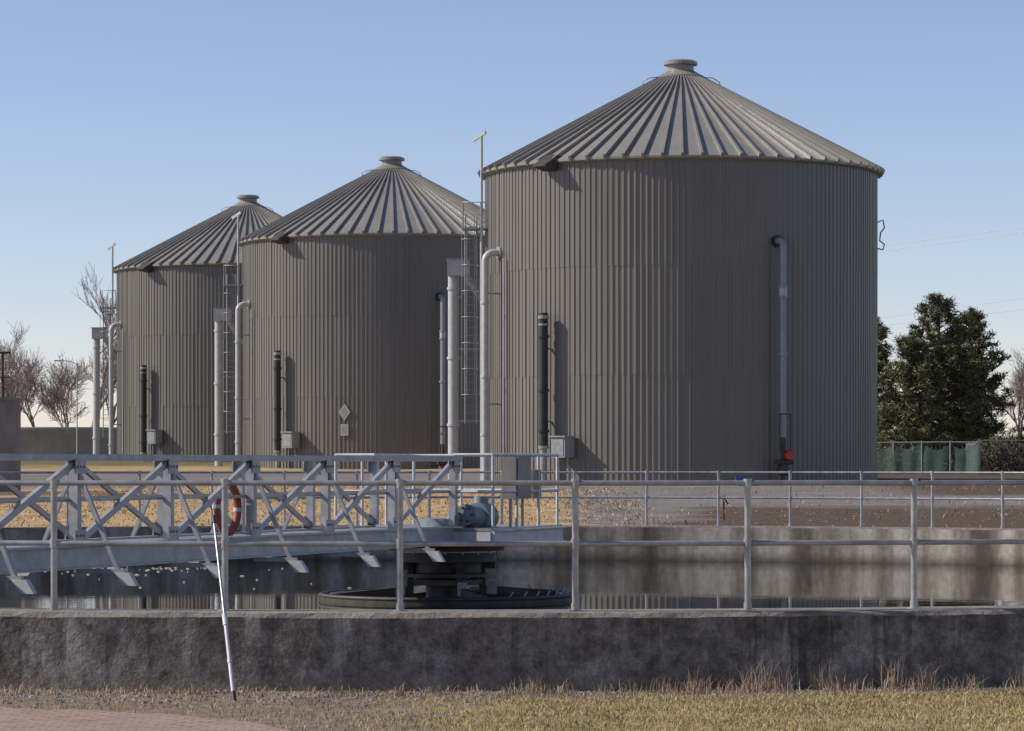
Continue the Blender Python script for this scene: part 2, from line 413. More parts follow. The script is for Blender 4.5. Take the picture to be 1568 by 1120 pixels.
    for z in(8.7,6.0,3.4): mb.cyl((dx,cy,z),(dx,cy,z+.1),.24,k='pipe',n=16)
    mb.box((dx+.2,cy,9.55),(.85,.7,.6),'pipe'); mb.box((dx+.2,cy,9.88),(.93,.78,.05),'galv')
    mb.tube([(dx+.5,cy,9.3),(dx+.65,cy,9.0),(dx+1.3,cy,8.1)],.13,'pipe',12)
    mb.bar((dx,cy,8.2),(dx+1.3,cy,9.4),.06,.06,'galv')
    for z in(6.4,3.6): mb.bar((dx,cy,z),(dx+1.4,cy,z),.07,.07,'galv')
    mb.obj('side_pipes',e)
    # ladder
    mb=MB(); lx=cx-8.15; ly=cy-.6
    for s in(-.22,.22): mb.cyl((lx+s,ly,3.5),(lx+s,ly,11.6),.03,k='galv',n=8)
    z=3.6
    while z<11.4: mb.cyl((lx-.22,ly,z),(lx+.22,ly,z),.014,k='galv',n=6); z+=.3
    z=4.6
    while z<11.6:
        mb.tube([(lx-.22,ly,z)]+[(lx+.36*math.cos(a),ly-.35-.36*math.sin(a),z) for a in np.linspace(math.pi,0,9)]+[(lx+.22,ly,z)],.018,'galv',6); z+=1.0
    for a in np.linspace(math.pi*.9,math.pi*.1,4):
        mb.cyl((lx+.36*math.cos(a),ly-.35-.36*math.sin(a),4.6),(lx+.36*math.cos(a),ly-.35-.36*math.sin(a),11.6),.014,k='galv',n=6)
    mb.box((lx+.15,ly-.3,11.0),(.9,1.0,.06),'galv')
    for xx,yy in((-.3,-.8),(.6,-.8),(-.3,.2)): mb.cyl((lx+xx,ly+yy,11.0),(lx+xx,ly+yy,12.0),.02,k='galv',n=6)
    mb.tube([(lx-.3,ly+.2,12),(lx-.3,ly-.8,12),(lx+.6,ly-.8,12)],.02,'galv',6)
    mb.obj('caged_ladder',e)
    # cabinet
    mb=MB(); A=36.2; t,rd,up=ax(A)
    mb.box(P(A,7.95,z0+1.35),(.62,.6,.75),'box',(t,rd,up)); mb.box(P(A,7.98,z0+1.75),(.72,.7,.05),'box',(t,rd,up))
    mb.box(P(A,8.26,z0+1.35),(.5,.02,.62),'galv',(t,rd,up))
    for s in(-.2,.2): mb.cyl(P(A,7.9,z0-.1)+t*s,P(A,7.9,z0+1.0)+t*s,.03,k='galv',n=6)
    mb.obj('valve_cabinet',e)
    # gas vent on the right
    mb=MB(); av=-vent; t,rd,up=ax(av)
    mb.tube([P(av,7.5,10.1)]+arc(P(av,7.85,9.85),.25,math.pi/2,0,rd,up)+[P(av,8.1,2.9)],.12,'box',14)
    mb.cyl(P(av,7.55,10.1),P(av,7.7,10.1),.22,k='black',n=16)
    for z in (8.0,8.35,5.9,3.4): mb.cyl(P(av,8.1,z),P(av,8.1,z+.08),.17,k='box',n=14)
    mb.cyl(P(av,8.1,8.0),P(av,8.1,8.4),.15,k='pipe',n=14)
    for s in(-.2,.25): mb.cyl(P(av,8.2,2.4)+t*s,P(av,8.2,3.75)+t*s,.03,k='darksteel',n=6)
    mb.bar(P(av,8.2,3.75)-t*.2,P(av,8.2,3.75)+t*.25,.05,.05,'darksteel'); mb.bar(P(av,8.2,2.4)-t*.2,P(av,8.2,2.4)+t*.25,.05,.05,'darksteel')
    mb.cyl(P(av,8.1,z0-.1),P(av,8.1,2.9),.09,k='darksteel',n=10)
    mb.lathe(P(av,8.1,0)[:2],[(.01,1.5),(.2,1.52),(.24,1.7),(.2,1.85),(.12,1.95)],'darksteel',12)
    mb.cyl(P(av,8.2,2.25)+t*.12,P(av,8.4,2.25)+t*.12,.17,k='red',n=14)
    mb.cyl(P(av,8.15,2.0)-t*.3,P(av,8.15,2.0)+t*.35,.1,k='darksteel',n=10)
    mb.obj('gas_vent_pipe',e)
    mb=MB(); a=-88
    mb.tube([P(a,7.6,11.3),P(a,7.85,11.4),P(a,7.9,11.1),P(a,7.75,10.9),P(a,7.72,10.6),P(a,7.9,10.45),P(a,7.85,10.25),P(a,7.6,10.3)],.03,'black',6)
    mb.obj('cable_loop',e)
    if signs:
        mb=MB(); t,rd,up=ax(15.3)
        for (c,w,h,rot) in((P(15.3,7.67,4.47),.30,.42,True),(P(15.3,7.67,3.6),.2,.28,False)):
            pts=[c-t*w,c-up*h,c+t*w,c+up*h] if rot else [c-t*w-up*h,c+t*w-up*h,c+t*w+up*h,c-t*w+up*h]
            mb.add(pts+[q-rd*.03 for q in pts],[(0,1,2,3),(0,4,5,1),(1,5,6,2),(2,6,7,3),(3,7,4,0)],'sign')
            mb.add([q*.62+c*.38+rd*.003 for q in pts],[(0,1,2,3)],'box')
        mb.obj('hazard_sign',e)
tank(6.56,120.7,1.19,False,24.4)
tank(-6.14,158.5,1.75,True,20)
tank(-15.4,181,2.1,False,20)

# ---------------------------------------------------------------- bridge
def bridge():
    e=empty('clarifier_bridge'); u=Vector((-.351,-.936,0)).normalized(); n=Vector((-u.y,u.x,0)); up=Vector((0,0,1))
    if n.y>0: n=-n
    O=Vector((C[0],C[1],0))
    Q=lambda s,w,z: O+u*s+n*w+up*z
    W=.6; ss=[1.25+2.2*k for k in range(9)]; zb,zt=.91,1.98
    mb=MB()
    for w in(-W,W):
        sg=1 if w>0 else -1
        mb.bar(Q(1.0,w,zt),Q(18.85,w,zt),.08,.07,'alu',n)
        mb.bar(Q(1.25,w,.91),Q(18.85,w,.91),.02,.22,'alu',n)
        mb.bar(Q(1.25,w+.03*sg,1.03),Q(18.85,w+.03*sg,1.03),.1,.02,'alu',n)
        mb.bar(Q(1.25,w+.03*sg,.79),Q(18.85,w+.03*sg,.79),.1,.02,'alu',n)
        for i,s in enumerate(ss):
            mb.bar(Q(s,w,1.05),Q(s,w,zt-.035),.1,.09,'alu',n)
            mb.box(Q(s,w+.06*sg,zt-.1),(.22,.015,.16),'alu',(u,n,up)); mb.box(Q(s,w+.06*sg,1.12),(.26,.015,.16),'alu',(u,n,up))
            for q in(-.07,0,.07): mb.cyl(Q(s+q,w+.068*sg,1.14),Q(s+q,w+.085*sg,1.14),.014,k='galv',n=6); mb.cyl(Q(s+q,w+.068*sg,zt-.1),Q(s+q,w+.085*sg,zt-.1),.014,k='galv',n=6)
            if i+1<len(ss):
                if w>0: mb.bar(Q(s+.05,w,zt-.06),Q(ss[i+1]-.05,w,1.07),.05,.075,'alu',n)
                else: mb.bar(Q(s+.05,w,1.07),Q(ss[i+1]-.05,w,zt-.06),.04,.06,'galv',n)
        mb.bar(Q(1.25,w*.9,1.52),Q(18.85,w*.9,1.52),.035,.035,'galv',n)
    mb.obj('truss_sides',e)
    mb=MB()
    mb.bar(Q(1.25,0,1.0),Q(18.85,0,1.0),2*W-.12,.03,'galv',n)
    s=1.3
    while s<18.8: mb.bar(Q(s,-W,.86),Q(s,W,.86),.05,.1,'alu',up); s+=1.1
    mb.tube([Q(1.4+i*.5,-.25,.80+.02*math.sin(i*1.3)) for i in range(35)],.025,'galv',6)
    mb.obj('walkway_deck',e)
    mb=MB()
    for s in ss[1:-1]:
        for sg in(1,-1):
            mb.bar(Q(s,sg*W,zt-.08),Q(s,sg*1.12,.76),.045,.045,'alu',u)
            mb.bar(Q(s,sg*.64,.76),Q(s,sg*1.2,.76),.05,.06,'alu',up)
            c=Q(s,sg*1.2,.68)
            vs=[c-n*.11*sg+up*.07,c+n*.06*sg+up*.07,c+n*.15*sg-up*.07,c-n*.0*sg-up*.07]
            mb.add([v-u*.04 for v in vs]+[v+u*.04 for v in vs],[(0,1,2,3),(4,7,6,5),(0,4,5,1),(1,5,6,2),(2,6,7,3),(3,7,4,0)],'white')
    mb.obj('outriggers',e)
    # platform
    mb=MB(); PW=1.2; s0,s1=-1.6,1.25
    mb.box(Q((s0+s1)/2,0,.99),(s1-s0,2*PW,.04),'galv',(u,n,up))
    for w in(-PW,PW):
        mb.bar(Q(s0,w,.87),Q(s1,w,.87),.05,.18,'white',n)
        mb.bar(Q(s0,w*1.02,.975),Q(s1,w*1.02,.975),.1,.02,'white',n); mb.bar(Q(s0,w*1.02,.77),Q(s1,w*1.02,.77),.1,.02,'white',n)
    for s in(s0,s1): mb.bar(Q(s,-PW+.03,.87),Q(s,PW-.03,.87),.05,.18,'white',u)
    mb.obj('drive_platform',e)
    mb=MB(); r=.022
    for h in(1.08,.56):
        z=1.01+h-.05
        mb.tube([Q(s1,PW,z),Q(s0+.15,PW,z),Q(s0+.04,PW-.04,z),Q(s0,PW-.15,z),Q(s0,-PW+.15,z),Q(s0+.04,-PW+.04,z),Q(s0+.15,-PW,z),Q(s1,-PW,z)],r,'white',8)
        mb.tube([Q(s1,PW,z),Q(s1,W,z)],r,'white',8); mb.tube([Q(s1,-PW,z),Q(s1,-W,z)],r,'white',8)
    for (s,w) in((s1,PW),(.3,PW),(-.6,PW),(s0+.05,PW-.05),(s0,.4),(s0,-.4),(s0+.05,-PW+.05),(-.6,-PW),(.3,-PW),(s1,-PW)):
        mb.cyl(Q(s,w,1.0),Q(s,w,2.04),r,k='white',n=8)
    mb.obj('platform_railing',e)
    mb=MB()
    mb.box(Q(.05,PW-.1,1.72),(.62,.22,.62),'panelgrey',(u,n,up)); mb.box(Q(.05,PW+.015,1.72),(.54,.02,.54),'panelgrey',(u,n,up))
    mb.box(Q(-.55,PW-.1,1.62),(.34,.2,.42),'panelgrey',(u,n,up))
    for s in(-.2,.3): mb.bar(Q(s,PW-.1,1.0),Q(s,PW-.1,1.42),.04,.04,'galv')
    mb.obj('control_panel',e)
    mb=MB()
    mb.cyl(Q(0,0,1.0),Q(0,0,1.12),.42,k='teal',n=24); mb.cyl(Q(.2,.3,1.12),Q(.2,.3,1.3),.2,.16,'teal',20)
    mb.cyl(Q(.75,.75,1.16),Q(1.15,.75,1.2),.15,k='teal',n=18); mb.cyl(Q(.35,.75,1.16),Q(.75,.75,1.16),.2,k='teal',n=18)
    mb.cyl(Q(.55,.75,1.16),Q(.55,.75,1.45),.12,.1,'teal',14); mb.cyl(Q(.1,.75,1.14),Q(.35,.75,1.16),.1,k='darksteel',n=12)
    mb.cyl(Q(.95,.75,1.0),Q(.95,.75,1.1),.12,k='darksteel',n=10)
    for a in range(6):
        mb.bar(Q(1.15,.75,1.2)+n*.1*math.cos(a)+up*.1*math.sin(a),Q(1.17,.75,1.2)+n*.1*math.cos(a)+up*.1*math.sin(a),.03,.03,'darksteel')
    mb.obj('drive_motor',e)
    # centre column, cage and feedwell
    c=(C[0],C[1]); mb=MB(); cc=Vector((*c,0))
    mb.cyl((*c,-.1),(*c,.86),.3,k='darksteel',n=24)
    mb.cyl((*c,.66),(*c,.76),.84,k='darksteel',n=32); mb.cyl((*c,.50),(*c,.64),.72,k='darksteel',n=32); mb.cyl((*c,.64),(*c,.66),.78,k='galv',n=32)
    mb.cyl((*c,.34),(*c,.50),.5,k='darksteel',n=24); mb.cyl((*c,.28),(*c,.33),.62,k='darksteel',n=24)
    for k in range(20):
        t=2*math.pi*k/20; mb.cyl(cc+Vector((math.cos(t)*.78,math.sin(t)*.78,.62)),cc+Vector((math.cos(t)*.78,math.sin(t)*.78,.79)),.02,k='galv',n=6)
    for k in range(4):
        a=math.radians(20+90*k); d=Vector((math.cos(a),math.sin(a),0))
        mb.bar(cc+d*.55+up*.5,cc+d*.55-up*.1,.09,.09,'darksteel')
        mb.bar(cc+d*.55+up*.10,cc+d*1.75+up*.0,.08,.1,'darksteel')
        mb.box(cc+d*.66+up*.44,(.16,.16,.1),'darksteel'); mb.box(cc+d*.70+up*.12,(.14,.14,.2),'galv')
        d2=Vector((math.cos(a+1.571),math.sin(a+1.571),0)); mb.bar(cc+d*.55+up*.2,cc+d2*.55+up*.2,.06,.08,'darksteel')
        mb.bar(cc+d*.55+up*.2,cc+d2*.55+up*.48,.04,.05,'darksteel')
    mb.lathe(c,[(1.66,-.1),(1.66,.0),(1.84,.0),(1.84,-.1)],'darksteel',64,False)
    mb.tube([(c[0]+1.82*math.cos(t),c[1]+1.82*math.sin(t),.02) for t in np.linspace(0,2*math.pi,64,endpoint=False)],.032,'darksteel',8,True)
    mb.tube([(c[0]+1.68*math.cos(t),c[1]+1.68*math.sin(t),.02) for t in np.linspace(0,2*math.pi,64,endpoint=False)],.018,'galv',6,True)
    for k in range(14):
        t=math.radians(-60+k*8); mb.cyl((c[0]+1.76*math.cos(t),c[1]+1.76*math.sin(t),.0),(c[0]+1.76*math.cos(t+.06),c[1]+1.76*math.sin(t+.06),.11),.012,k='galv',n=6)
    mb.obj('centre_column_feedwell',e)
    # life ring
    mb=MB(); cc=Q(8.25,W-.13,1.38); rr=.29
    for k in range(8):
        a0=2*math.pi*k/8
        pts=[cc+u*math.cos(a)*rr+up*math.sin(a)*rr for a in np.linspace(a0,a0+2*math.pi/8,6)]
        mb.tube(pts,.05,'orange',10)
        if k%4==0: mb.tube(pts[:2],.054,'white',10)
    mb.tube([cc+u*math.cos(a)*(rr+.065+.015*math.cos(4*a))+up*math.sin(a)*(rr+.065+.015*math.cos(4*a)) for a in np.linspace(0,2*math.pi,32,endpoint=False)],.008,'white',5,True)
    mb.bar(cc+up*.27,cc+up*.38+n*.1,.03,.03,'galv')
    mb.obj('life_ring')
bridge()

# leaning pole
mb=MB(); a=Vector((-2.23,24.9,0)); b=Vector((-2.50,25.98,1.47))
def lp(t): return a+(b-a)*t
mb.cyl(lp(0),lp(.42),.016,k='white',n=8); mb.cyl(lp(.42),lp(1),.012,k='rail',n=8)
mb.cyl(lp(.4),lp(.46),.022,k='white',n=10); mb.cyl(lp(.2),lp(.22),.02,k='white',n=10); mb.cyl(lp(.0),lp(.05),.02,k='darksteel',n=8)
mb.cyl(lp(.96),lp(1.0),.02,k='darksteel',n=8)
mb.obj('leaning_pole')

# ---------------------------------------------------------------- vegetation
def bare_tree(x,y,H,seed,spread=1.0):
    rnd=random.Random(seed); mb=MB(); z=hz(x,y)
    def br(p,d,L,r,g):
        k=3; q=p
        for i in range(k):
            d=(d+Vector((rnd.uniform(-.17,.17),rnd.uniform(-.17,.17),rnd.uniform(-.02,.12)))).normalized()
            q2=q+d*L/k; r2=r*.9
            mb.cyl(q,q2,r,r2,'twig',6 if g<2 else 3,False)
            if g<5 and (i>0 or g>0):
                for _ in range(2 if rnd.random()<.72 else 1):
                    a=rnd.uniform(0,6.283); x_,y_=frame(d); s=rnd.uniform(.4,.95)*spread
                    dd=(d+x_*math.cos(a)*s+y_*math.sin(a)*s+Vector((0,0,.15))).normalized()
                    br(q2,dd,L*rnd.uniform(.55,.8),max(r2*.6,.014),g+1)
            q=q2; r=r2
    br(Vector((x,y,z-.2)),Vector((0,0,1)),H*.36,H*.016,0)
    return mb.obj('bare_tree')
def pxg(x,D): return (x-784)/F*D
for i,(xp,D,H,sp) in enumerate([(134,222,15.5,.62),(58,235,10.2,1.0),(12,240,10.6,1.0),(98,245,9.2,1.0),(162,250,13,.75),(-30,235,9.5,1),(1600,230,11.5,1),(1562,260,12,.9)]):
    bare_tree(pxg(xp,D),D,H,20+i,sp)

def needles(name,pts,size,seed,per,key,wid=.035,upb=.35):
    rs=np.random.RandomState(seed); P=np.array([tuple(p) for p,_ in pts]); R=np.array([r for _,r in pts])
    P=np.repeat(P,per,0); R=np.repeat(R,per); n=len(P)
    c=P+rs.randn(n,3)*np.array([1,1,.55])*R[:,None]*.5
    d=rs.randn(n,3)*np.array([1,1,.7])+np.array([0,0,upb]); d/=np.linalg.norm(d,axis=1)[:,None]
    x=np.cross(d,rs.randn(n,3)); x/=np.linalg.norm(x,axis=1)[:,None]
    l=(size*(.6+.7*rs.rand(n)))[:,None]
    V=np.stack([c-x*wid,c+x*wid,c+d*l+x*wid*.3,c+d*l-x*wid*.3],1).reshape(-1,3)
    me=bpy.data.meshes.new(name); me.from_pydata(V.tolist(),[],np.arange(4*n).reshape(-1,4).tolist()); me.materials.append(M[key])
    o=bpy.data.objects.new(name,me); scene.collection.objects.link(o); return o
def pine(x,y,H,Wd,seed,pw=.7):
    e=empty('pine_tree'); rnd=random.Random(seed); mb=MB(); z=hz(x,y)-.1; pts=[]
    top=Vector((x+rnd.uniform(-.3,.3),y,z+H*.97)); base=Vector((x,y,z))
    mb.cyl(base,base+(top-base)*.5,H*.022,H*.014,'bark',8,False); mb.cyl(base+(top-base)*.5,top,H*.014,.02,'bark',8,False)
    whorls=int(H*1.45)
    for wi in range(whorls):
        t0=.07+.91*(wi+rnd.uniform(-.2,.2))/whorls
        nb=rnd.randint(5,7)
        for b in range(nb):
            t=min(.985,max(.05,t0+rnd.uniform(-.018,.018))); a=6.283*b/nb+rnd.uniform(-.4,.4)+wi*1.1
            prof=(1-t)**pw*min(1,(t+.2)*2.8)
            L=Wd*prof*rnd.choice([.5,.75,.95,1.05,1.18,1.3])+.25
            p0=base+(top-base)*t; d=Vector((math.cos(a),math.sin(a),rnd.uniform(-.02,.2)+t*.45)).normalized()
            pm=p0+d*L*.6; p1=pm+(d+Vector((0,0,.45))).normalized()*L*.42
            mb.cyl(p0,pm,.025+.02*L,.02,'bark',4,False); mb.cyl(pm,p1,.02,.01,'bark',4,False)
            ncl=max(2,int(L*2.4))
            for j in range(ncl):
                f=.35+.65*(j+1)/ncl; q=(p0+(pm-p0)*(f/.6)) if f<.6 else (pm+(p1-pm)*((f-.6)/.4))
                sd_=.26*(1.2-f)*min(1.4,.6+L*.3)
                pts.append((q+Vector((rnd.gauss(0,sd_),rnd.gauss(0,sd_),rnd.gauss(.06,.07))),.30*rnd.uniform(.7,1.2)))
                if rnd.random()<.6: pts.append((q+Vector((rnd.gauss(0,sd_*1.4),rnd.gauss(0,sd_*1.4),rnd.gauss(.1,.08))),.26*rnd.uniform(.7,1.2)))
    for k in range(5): pts.append((top+Vector((0,0,.05-.18*k)),.12+.05*k))
    mb.obj('trunk_and_limbs',e)
    o=needles('needle_foliage',pts,.25,seed,44,'needles',.032,.6); o.parent=e
for i,(xp,D,topy,Wd) in enumerate([(1438,175,444,3.2),(1492,178,466,2.7),(1388,172,505,2.3),(1341,190,482,1.3),(1622,185,540,2.0),(1462,186,500,2.8)]):
    X=pxg(xp,D); zt=HZ+(712-topy)/F*D; pine(X,D,zt-hz(X,D),Wd,50+i)

def brush(name,x0,x1,D0,D1,h,n,seed,key='brush',size=.3):
    rnd=random.Random(seed); e=empty(name); mb=MB(); pts=[]
    for _ in range(n):
        D=rnd.uniform(D0,D1); x=rnd.uniform(x0,x1)
        hh=h*(.6+.4*math.sin(x*1.3+seed)*math.sin(x*.37))*rnd.uniform(.05,1)
        pts.append((Vector((x,D,hz(x,D)+hh)),.4))
    for p,_ in pts[::4]: mb.cyl((p.x+rnd.uniform(-.2,.2),p.y,hz(p.x,p.y)-.1),p,.03,.01,'twig',3,False)
    mb.obj('stems',e)
    needles('leaves',pts,size,seed,20,key,.03).parent=e
brush('shrub',pxg(1500,165),pxg(1640,165),162,170,2.8,520,3)
brush('shrub',pxg(1330,185),pxg(1500,185),183,190,2.6,420,4)
brush('hedge',pxg(-60,262),pxg(200,262),258,270,2.6,500,5)
brush('hedge',pxg(1300,300),pxg(1700,300),296,310,6.0,1300,8,size=.5)

# blades
def blades(name,n,area,hr,wr,key,lean=.5,test=None,clump=None):
    P=np.random.rand(n*3,2); P[:,0]=area[0]+P[:,0]*(area[1]-area[0]); P[:,1]=area[2]+P[:,1]*(area[3]-area[2])
    if clump:
        if test is not None: P=P[test(P[:,0],P[:,1])]
        cc=P[:clump[0]].copy(); idx=np.random.randint(0,len(cc),n*2); P=cc[idx]+np.random.randn(n*2,2)*clump[1]
    if test is not None: P=P[test(P[:,0],P[:,1])]
    P=P[:n]; n=len(P)
    Z=np.array([hz(a,b) for a,b in P])
    h=hr[0]+(hr[1]-hr[0])*np.random.rand(n)**1.6; w=wr*(0.6+.8*np.random.rand(n)); an=np.random.rand(n)*6.283; la=np.random.rand(n)*6.283; ll=np.random.rand(n)*lean*h
    V=np.zeros((n,5,3)); wx=np.cos(an)*w/2; wy=np.sin(an)*w/2
    V[:,0]=np.c_[P[:,0]-wx,P[:,1]-wy,Z-.005]; V[:,1]=np.c_[P[:,0]+wx,P[:,1]+wy,Z-.005]
    mx=P[:,0]+np.cos(la)*ll*.3; my=P[:,1]+np.sin(la)*ll*.3
    V[:,2]=np.c_[mx+wx*.8,my+wy*.8,Z+h*.6]; V[:,3]=np.c_[mx-wx*.8,my-wy*.8,Z+h*.6]
    V[:,4]=np.c_[P[:,0]+np.cos(la)*ll,P[:,1]+np.sin(la)*ll,Z+h]
    faces=[]
    for o in (np.arange(n)*5).tolist(): faces.append((o,o+1,o+2,o+3)); faces.append((o+3,o+2,o+4))
    me=bpy.data.meshes.new(name); me.from_pydata(V.reshape(-1,3).tolist(),[],faces); me.materials.append(M[key])
    o=bpy.data.objects.new(name,me); scene.collection.objects.link(o)
rr=lambda x,y: np.sqrt((x-C[0])**2+(y-C[1])**2)
pave_y=lambda x: np.interp(x,[-9,-4,-3.2,-2.4,-1.9,-1.55,-1.3],[24.6,24.25,23.95,23.4,22.8,22.1,18])
inpave=lambda x,y: (x<-1.3)&(y<pave_y(x)+.04*np.sin(x*31)+.03*np.sin(x*77)-.05)
def lawn_t(x,y):
    r=rr(x,y); k=np.random.rand(len(x))
    dens=np.clip((r-19.3)/.7,0.06,1)*np.clip((x+1.8)/3.2,.12,1)*(.55+.45*np.sin(x*2.1+np.sin(y*3)*1.5)*np.sin(y*2.7+x))
    return (r>19.05)&(k<dens)&(~inpave(x,y))
blades('lawn_grass',80000,(-7,7.5,19.5,26.6),(.010,.042),.007,'grass',1.8,lawn_t)
blades('lawn_grass',6000,(-7,7.5,19.5,26.4),(.015,.06),.006,'weed',1.8,lambda x,y:(rr(x,y)>19.05)&(~inpave(x,y)))
ws=lambda a:(lambda x,y:(rr(x,y)>19.03)&(rr(x,y)<19.03+a))
blades('dead_weeds',1800,(-7,.5,24,27.5),(.02,.09),.006,'weed',1.3,ws(.6),(130,.05))
blades('dead_weeds',2800,(0,7.5,24,27.5),(.03,.16),.005,'weed',1.1,ws(.5),(110,.06))
blades('dead_weeds',520,(.3,7.5,25,27),(.10,.32),.004,'weed',.7,ws(.4),(12,.05))
blades('dry_grass',9000,(-14,3.5,63,108),(.02,.08),.035,'strawb',1.6,lambda x,y:(rr(x,y)>19.1))
blades('dry_grass',3500,(3,20,64,112),(.03,.11),.03,'weed',1.0,lambda x,y:(rr(x,y)>19.1)&(rr(x,y)<20.2)|(np.random.rand(len(x))<.08))

def stones(name,n,test,area,s0,s1):
    mb=MB(); k=0
    while k<n:
        x=random.uniform(area[0],area[1]); y=random.uniform(area[2],area[3])
        if not test(x,y): continue
        k+=1; s=s0+(s1-s0)*random.random()**3; z=hz(x,y)
        vs=[(x+s*math.cos(a+random.random())*random.uniform(.7,1),y+s*math.sin(a)*random.uniform(.7,1),z-.005) for a in np.linspace(0,5.2,6)]
        vs+=[(x+s*.6*math.cos(a)*random.uniform(.7,1),y+s*.6*math.sin(a)*random.uniform(.7,1),z+s*random.uniform(.3,.6)) for a in np.linspace(0.3,5,4)]
        mb.add(vs,[(0,1,7,6),(1,2,7),(2,3,8,7),(3,4,8),(4,5,9,8),(5,0,6,9),(6,7,8,9)],'stone')
    mb.obj(name)
stones('pebbles',3600,lambda x,y:19.02<math.hypot(x-C[0],y-C[1])<19.02+random.random()**2*(2.0 if x<0 else 1.0),(-7,7.5,24,27.5),.006,.035)
stones('gravel',1500,lambda x,y:x>1.5+(0 if y>70 else 3),(1,16,66,108),.015,.045)
# brick paving sheet
mb=MB(); xs=np.linspace(-9,-1.33,160); vs=[]
for x in xs: 
    yy=float(pave_y(x))+.05*math.sin(x*9)+.03*math.sin(x*23)+.02*math.sin(x*61)
    vs+=[(x,yy,.004),(x,14,.004)]
mb.add(vs,[(2*i,2*i+1,2*i+3,2*i+2) for i in range(159)],'brick'); mb.obj('brick_pavement')

# foam flecks on water
mb=MB()
for _ in range(90):
    if random.random()<.8: D=random.gauss(58,.7); x=pxg(random.uniform(-20,330),D)
    else: D=random.uniform(48,60); x=pxg(random.uniform(-50,600),D)
    if math.hypot(x-C[0],D-C[1])>18.2 or math.hypot(x-C[0],D-C[1])<2: continue
    s=random.uniform(.01,.035); m=7
    vs=[(x+s*1.8*math.cos(2*math.pi*i/m)*random.uniform(.6,1),D+s*math.sin(2*math.pi*i/m)*random.uniform(.6,1),-.046) for i in range(m)]+[(x,D,-.03)]
    mb.add(vs,[(i,(i+1)%m,m) for i in range(m)],'foam')
mb.obj('foam')

# ---------------------------------------------------------------- surroundings
mb=MB(); c=(-33.5,222); mb.lathe(c,[(9,1.5),(9,4.25),(9.12,4.3),(9.12,4.5),(8.8,4.5),(8.8,2)],'concrete',64,True)
mb.cyl((c[0],c[1],1.5),(c[0],c[1],4.0),.5,k='concrete'); mb.box((c[0],c[1],4.3),(17.6,.8,.12),'galv')
mb.obj('round_concrete_tank')
e=empty('concrete_structure'); mb=MB()
mb.box((-24.0,100.6,2.2),(15.95,1.2,3.55),'concdark'); mb.obj('walls',e)
mb=MB(); mb.box((-24.0,100.6,4.02),(16.05,1.3,.10),'concdark'); mb.obj('coping',e)
mb=MB(); b=px(4,700,108); mb.cyl((b.x,b.y,hz(b.x,b.y)),(b.x,b.y,5.8),.05,k='darksteel'); mb.box((b.x,b.y,5.8),(.55,.3,.07),'darksteel'); mb.box((b.x,b.y,4.95),(.5,.3,.05),'darksteel'); mb.obj('floodlight_post')
mb=MB(); D=205; X=pxg(118,D); zz=hz(X,D); zt=HZ+(712-556)/F*D
mb.cyl((X,D,zz-.1),(X,D,zt),.05,.03,'pipe',8); mb.tube([(X,D,zt-.1),(X-.4,D,zt+.1),(X-1.0,D,zt+.15)],.03,'pipe',8); mb.box((X-1.2,D,zt+.14),(.6,.25,.08),'pipe'); mb.lathe((X,D),[(.2,zz-.1),(.2,zz+.15),(.1,zz+.2)],'galv',10)
mb.obj('street_lamp')
def fence():
    e=empty('windscreen_fence'); mb=MB(); g=MB()
    P0=Vector((pxg(1325,150),150)); P1=Vector((pxg(1499,148),148)); P2=Vector((pxg(1480,168),168))
    for (A,B,nn) in((P0,P1,4),(P1,P2,8)):
        L=(B-A)
        for i in range(nn+1):
            p=A+L*i/nn; z=hz(*p); mb.cyl((p.x,p.y,z-.1),(p.x,p.y,z+1.62),.035,k='galv',n=8)
        mb.tube([(*(A+L*i/nn),hz(*(A+L*i/nn))+1.55) for i in range(nn+1)],.028,'galv',8)
        K=12; m=nn*K; vs=[]
        for i in range(m+1):
            p=A+L*i/m; z=hz(*p); wob=.03*math.sin(i*.9)+.02*math.sin(i*.37)
            sag=.30*abs(math.sin(i*math.pi/K))**1.3+.05*math.sin(i*.23)
            vs+=[(p.x,p.y+wob,z+.02),(p.x,p.y+wob*1.6,z+.7),(p.x,p.y+.03,z+1.48-sag)]
        g.add(vs,[(3*i+j,3*i+3+j,3*i+4+j,3*i+1+j) for i in range(m) for j in(0,1)],'green',True)
    L=P1-P0; m=26
    for i in range(m):
        a=P0+L*i/m; b=P0+L*min(1,(i+2.6)/m); z=hz(*a)
        mb.cyl((a.x,a.y+.08,z+.05),(b.x,b.y+.08,z+1.5),.004,k='galv',n=3,caps=False); mb.cyl((b.x,b.y+.09,z+.05),(a.x,a.y+.09,z+1.5),.004,k='galv',n=3,caps=False)
    mb.obj('posts_and_rail',e); g.obj('green_screen',e)
fence()
def chain():
    mb=MB(); D=158
    x=pxg(1500,D); xe=pxg(1720,D)
    while x<xe:
        z=hz(x,D); mb.cyl((x,D,z-.1),(x,D,z+1.8),.035,k='galv',n=6); x+=2.4
    x0=pxg(1500,D); z=hz(x0,D)
    mb.cyl((x0,D,z+1.75),(xe,D,z+1.75),.025,k='galv',n=6)
    for i in range(60):
        xa=x0+i*.2
        if xa+.9<xe:
            mb.cyl((xa,D,z+.05),(xa+.85,D,z+1.7),.003,k='galv',n=3,caps=False); mb.cyl((xa+.85,D+.01,z+.05),(xa,D+.01,z+1.7),.003,k='galv',n=3,caps=False)
    mb.obj('chain_link_fence')
chain()
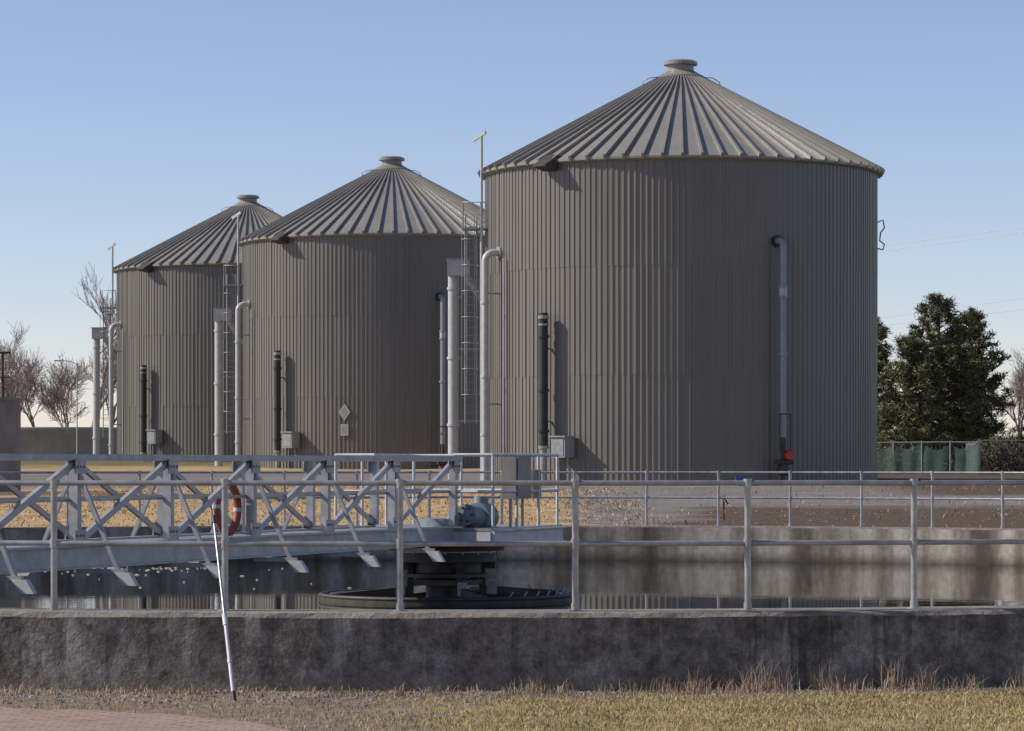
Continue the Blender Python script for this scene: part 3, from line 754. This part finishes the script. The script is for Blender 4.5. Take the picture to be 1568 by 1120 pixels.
def lines():
    e=empty('power_line'); mb=MB()
    A=Vector((14,260,0)); B=Vector((50,215,0))
    def z_at(yp,D): return HZ+(712-yp)/F*D
    for (yl,yr) in((378,348),(386,356),(488,457),(500,474)):
        pts=[]
        for i in range(25):
            t=i/24; p=A+(B-A)*t; xp=784+F*p.x/p.y; yy=yl+(yr-yl)*(xp-1340)/228.
            pts.append((p.x,p.y,z_at(yy,p.y)))
        mb.tube(pts,.02,'wire',4)
    mb.obj('cables',e)
    mb=MB()
    for p in(A,B):
        mb.cyl((p.x,p.y,hz(p.x,p.y)-.3),(p.x,p.y,21.5),.17,.11,'wood',10)
        mb.box((p.x,p.y,20.8),(2.4,.12,.12),'wood'); mb.box((p.x,p.y,15),(1.6,.12,.12),'wood')
    mb.obj('poles',e)
lines()
mb=MB(); p=px(1108,800,70); z=hz(p.x,p.y); mb.cyl((p.x,p.y,z),(p.x,p.y,z+.42),.025,k='rust',n=8); mb.tube([(p.x,p.y,z+.4),(p.x-.03,p.y,z+.5),(p.x+.05,p.y,z+.45),(p.x+.1,p.y,z+.36)],.02,'darksteel',6); mb.bar((p.x-.06,p.y,z+.5),(p.x+.04,p.y,z+.55),.03,.03,'darksteel')
mb.obj('yard_hydrant')
mb=MB(); p=px(1134,738,108); z=hz(p.x,p.y); mb.box((p.x,p.y,z+.18),(.36,.3,.22),'blue'); mb.box((p.x,p.y,z+.31),(.42,.36,.04),'blue'); mb.cyl((p.x,p.y,z-.05),(p.x,p.y,z+.08),.06,k='galv'); mb.obj('junction_box')

# ---------------------------------------------------------------- camera & light
cam=bpy.data.cameras.new('camera'); co=bpy.data.objects.new('camera',cam); scene.collection.objects.link(co)
co.location=(0,0,HZ); co.rotation_euler=(math.radians(90),0,0)
cam.sensor_width=36; cam.lens=F/1568*36; cam.shift_y=152/1568; cam.clip_start=.5; cam.clip_end=9000
scene.camera=co
EL=36; AZ=91; az=math.radians(AZ)
sd=Vector((-math.sin(az)*math.cos(math.radians(EL)),-math.cos(az)*math.cos(math.radians(EL)),math.sin(math.radians(EL))))
sl=bpy.data.lights.new('sun','SUN'); sl.energy=5.0; sl.angle=math.radians(.53); sl.color=(1,.94,.86)
so=bpy.data.objects.new('sun',sl); scene.collection.objects.link(so); so.location=(-30,0,40)
so.rotation_euler=(-sd).to_track_quat('-Z','Y').to_euler()
w=bpy.data.worlds.new('World'); scene.world=w; w.use_nodes=True
nt=w.node_tree; bg=nt.nodes['Background']; sk=nt.nodes.new('ShaderNodeTexSky'); sk.sky_type='NISHITA'; sk.sun_disc=False
sk.sun_elevation=math.radians(EL); sk.sun_rotation=math.radians(180+AZ); sk.air_density=1.0; sk.dust_density=.3; sk.ozone_density=2.4; sk.altitude=1600
tint=nt.nodes.new('ShaderNodeMixRGB'); tint.blend_type='MULTIPLY'; tint.inputs[0].default_value=1; tint.inputs[2].default_value=(1.12,.98,1.04,1)
nt.links.new(sk.outputs[0],tint.inputs[1]); nt.links.new(tint.outputs[0],bg.inputs[0]); bg.inputs[1].default_value=.12
